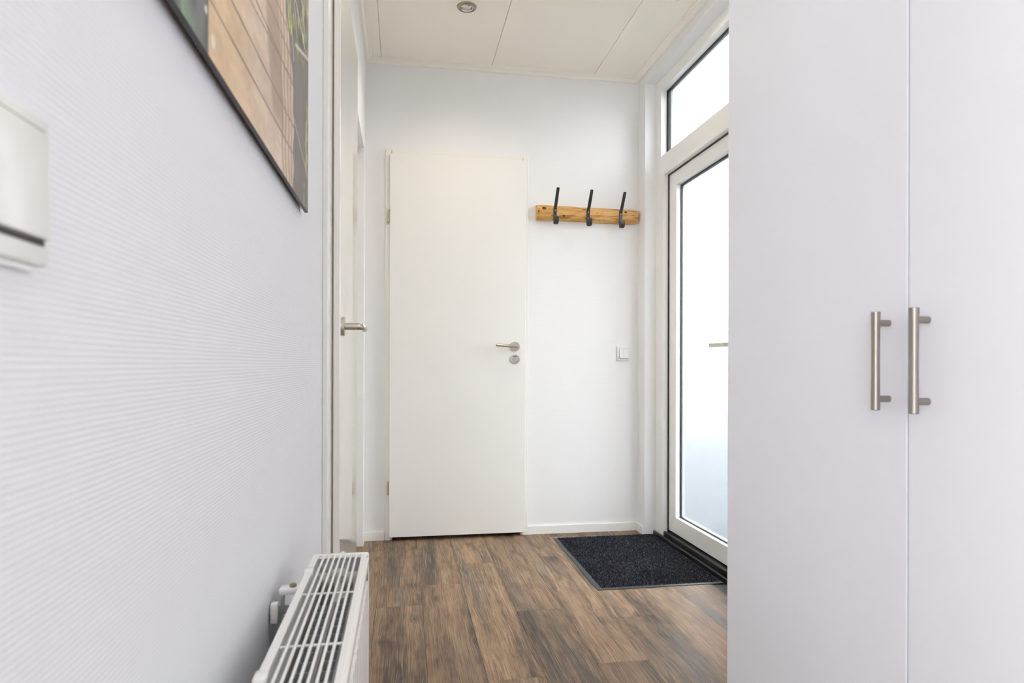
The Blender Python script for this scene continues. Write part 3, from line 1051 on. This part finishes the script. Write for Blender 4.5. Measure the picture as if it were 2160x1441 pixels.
# ------------------------------------------------------------------ doormat
dm = thing('doormat', (1.08, 3.03, 0), 'dark charcoal doormat with rubber border on the floor at the entrance', 'doormat')
MX0, MX1, MY0, MY1 = 0.800, 1.360, 2.620, 3.440
mb = MB()
mb.prism([(MX0, MY0, 0.0003), (MX1, MY0, 0.0003), (MX1, MY1, 0.0003), (MX0, MY1, 0.0003)], (0, 0, 0.0022))
mb.build('rubber_border', 'mat_rubber', dm)
rng = np.random.default_rng(5)
bx0, bx1, by0, by1 = MX0 + 0.024, MX1 - 0.006, MY0 + 0.022, MY1 - 0.008
st = 0.0042
gx, gy = np.meshgrid(np.arange(bx0, bx1, st), np.arange(by0, by1, st), indexing='ij')
cx = gx.ravel() + rng.uniform(-.4, .4, gx.size) * st
cy = gy.ravel() + rng.uniform(-.4, .4, gx.size) * st
n = cx.size
ang = rng.uniform(0, 6.28, n)
hgt = rng.uniform(.0045, .0085, n)
rr = st * rng.uniform(.55, .85, n)
vv = np.zeros((n, 4, 3))
for k in range(3):
    vv[:, k, 0] = cx + rr * np.cos(ang + k * 2.0944)
    vv[:, k, 1] = cy + rr * np.sin(ang + k * 2.0944)
    vv[:, k, 2] = 0.0024
vv[:, 3, 0] = cx + rng.uniform(-1, 1, n) * st * .7
vv[:, 3, 1] = cy + rng.uniform(-1, 1, n) * st * .7
vv[:, 3, 2] = hgt
ff = (np.arange(n)[:, None, None] * 4 + np.array([[0, 1, 3], [1, 2, 3], [2, 0, 3]])[None]).reshape(-1, 3)
base = np.array([50, 51, 58.0])
tone = rng.normal(1, .28, n)
tone[rng.random(n) < .06] *= 1.7
cc = np.clip(base[None] * tone[:, None] + rng.normal(0, 4, (n, 3)), 8, 190)
bc = vnoise(cx * 9, cy * 9, 21)
cc = cc * (0.9 + .2 * bc[:, None])
o = np_mesh('pile', vv.reshape(-1, 3), ff, np.repeat(cc, 4, 0), 'mat_pile', dm)
o['kind'] = 'stuff'


# ------------------------------------------------------------------ downlights
def downlight(x, y, label, power):
    d = thing('downlight', (x, y, ZC), label, 'ceiling light', 'recessed downlights in the ceiling')
    MB().lathe((x, y, ZC), (0, 0, -1), [(.0445, 0), (.0445, .002), (.0425, .0055), (.0360, .0090), (.0320, .0095), (.0308, .0085), (.0305, .0005)], 40).build('trim_ring', 'downlight_metal', d, True)
    MB().lathe((x, y, ZC), (0, 0, -1), [(.0288, .0008), (.0286, .0078), (.0270, .0088), (.0252, .0080), (.0236, .0016)], 40).build('lamp_holder', 'chrome', d, True)
    MB().lathe((x, y, ZC), (0, 0, -1), [(.0305, .0006), (.0150, .0006)], 40).build('lamp_gap', 'joint_dark', d)
    l = bpy.data.lights.new('downlight_beam', 'SPOT')
    l.energy, l.color, l.spot_size, l.spot_blend, l.shadow_soft_size = power, (1.0, 0.86, 0.68), math.radians(150), 1.0, 0.03
    lo = bpy.data.objects.new('downlight_beam', l)
    lo.location = (x, y, ZC - 0.012)
    COL.objects.link(lo)
    MB().lathe((x, y, ZC), (0, 0, -1), [(.0212, .0008), (.0208, .0022), (.017, .0030), (.0085, .0032), (.0075, .0044), (0, .0047)], 32).build('lamp', 'lens_glass', d, True)


downlight(0.281, 2.955, 'round brushed metal downlight in the ceiling above the flush door', 18)
downlight(1.186, 2.693, 'second round downlight in the ceiling near the entrance door, cut by the frame top', 5)
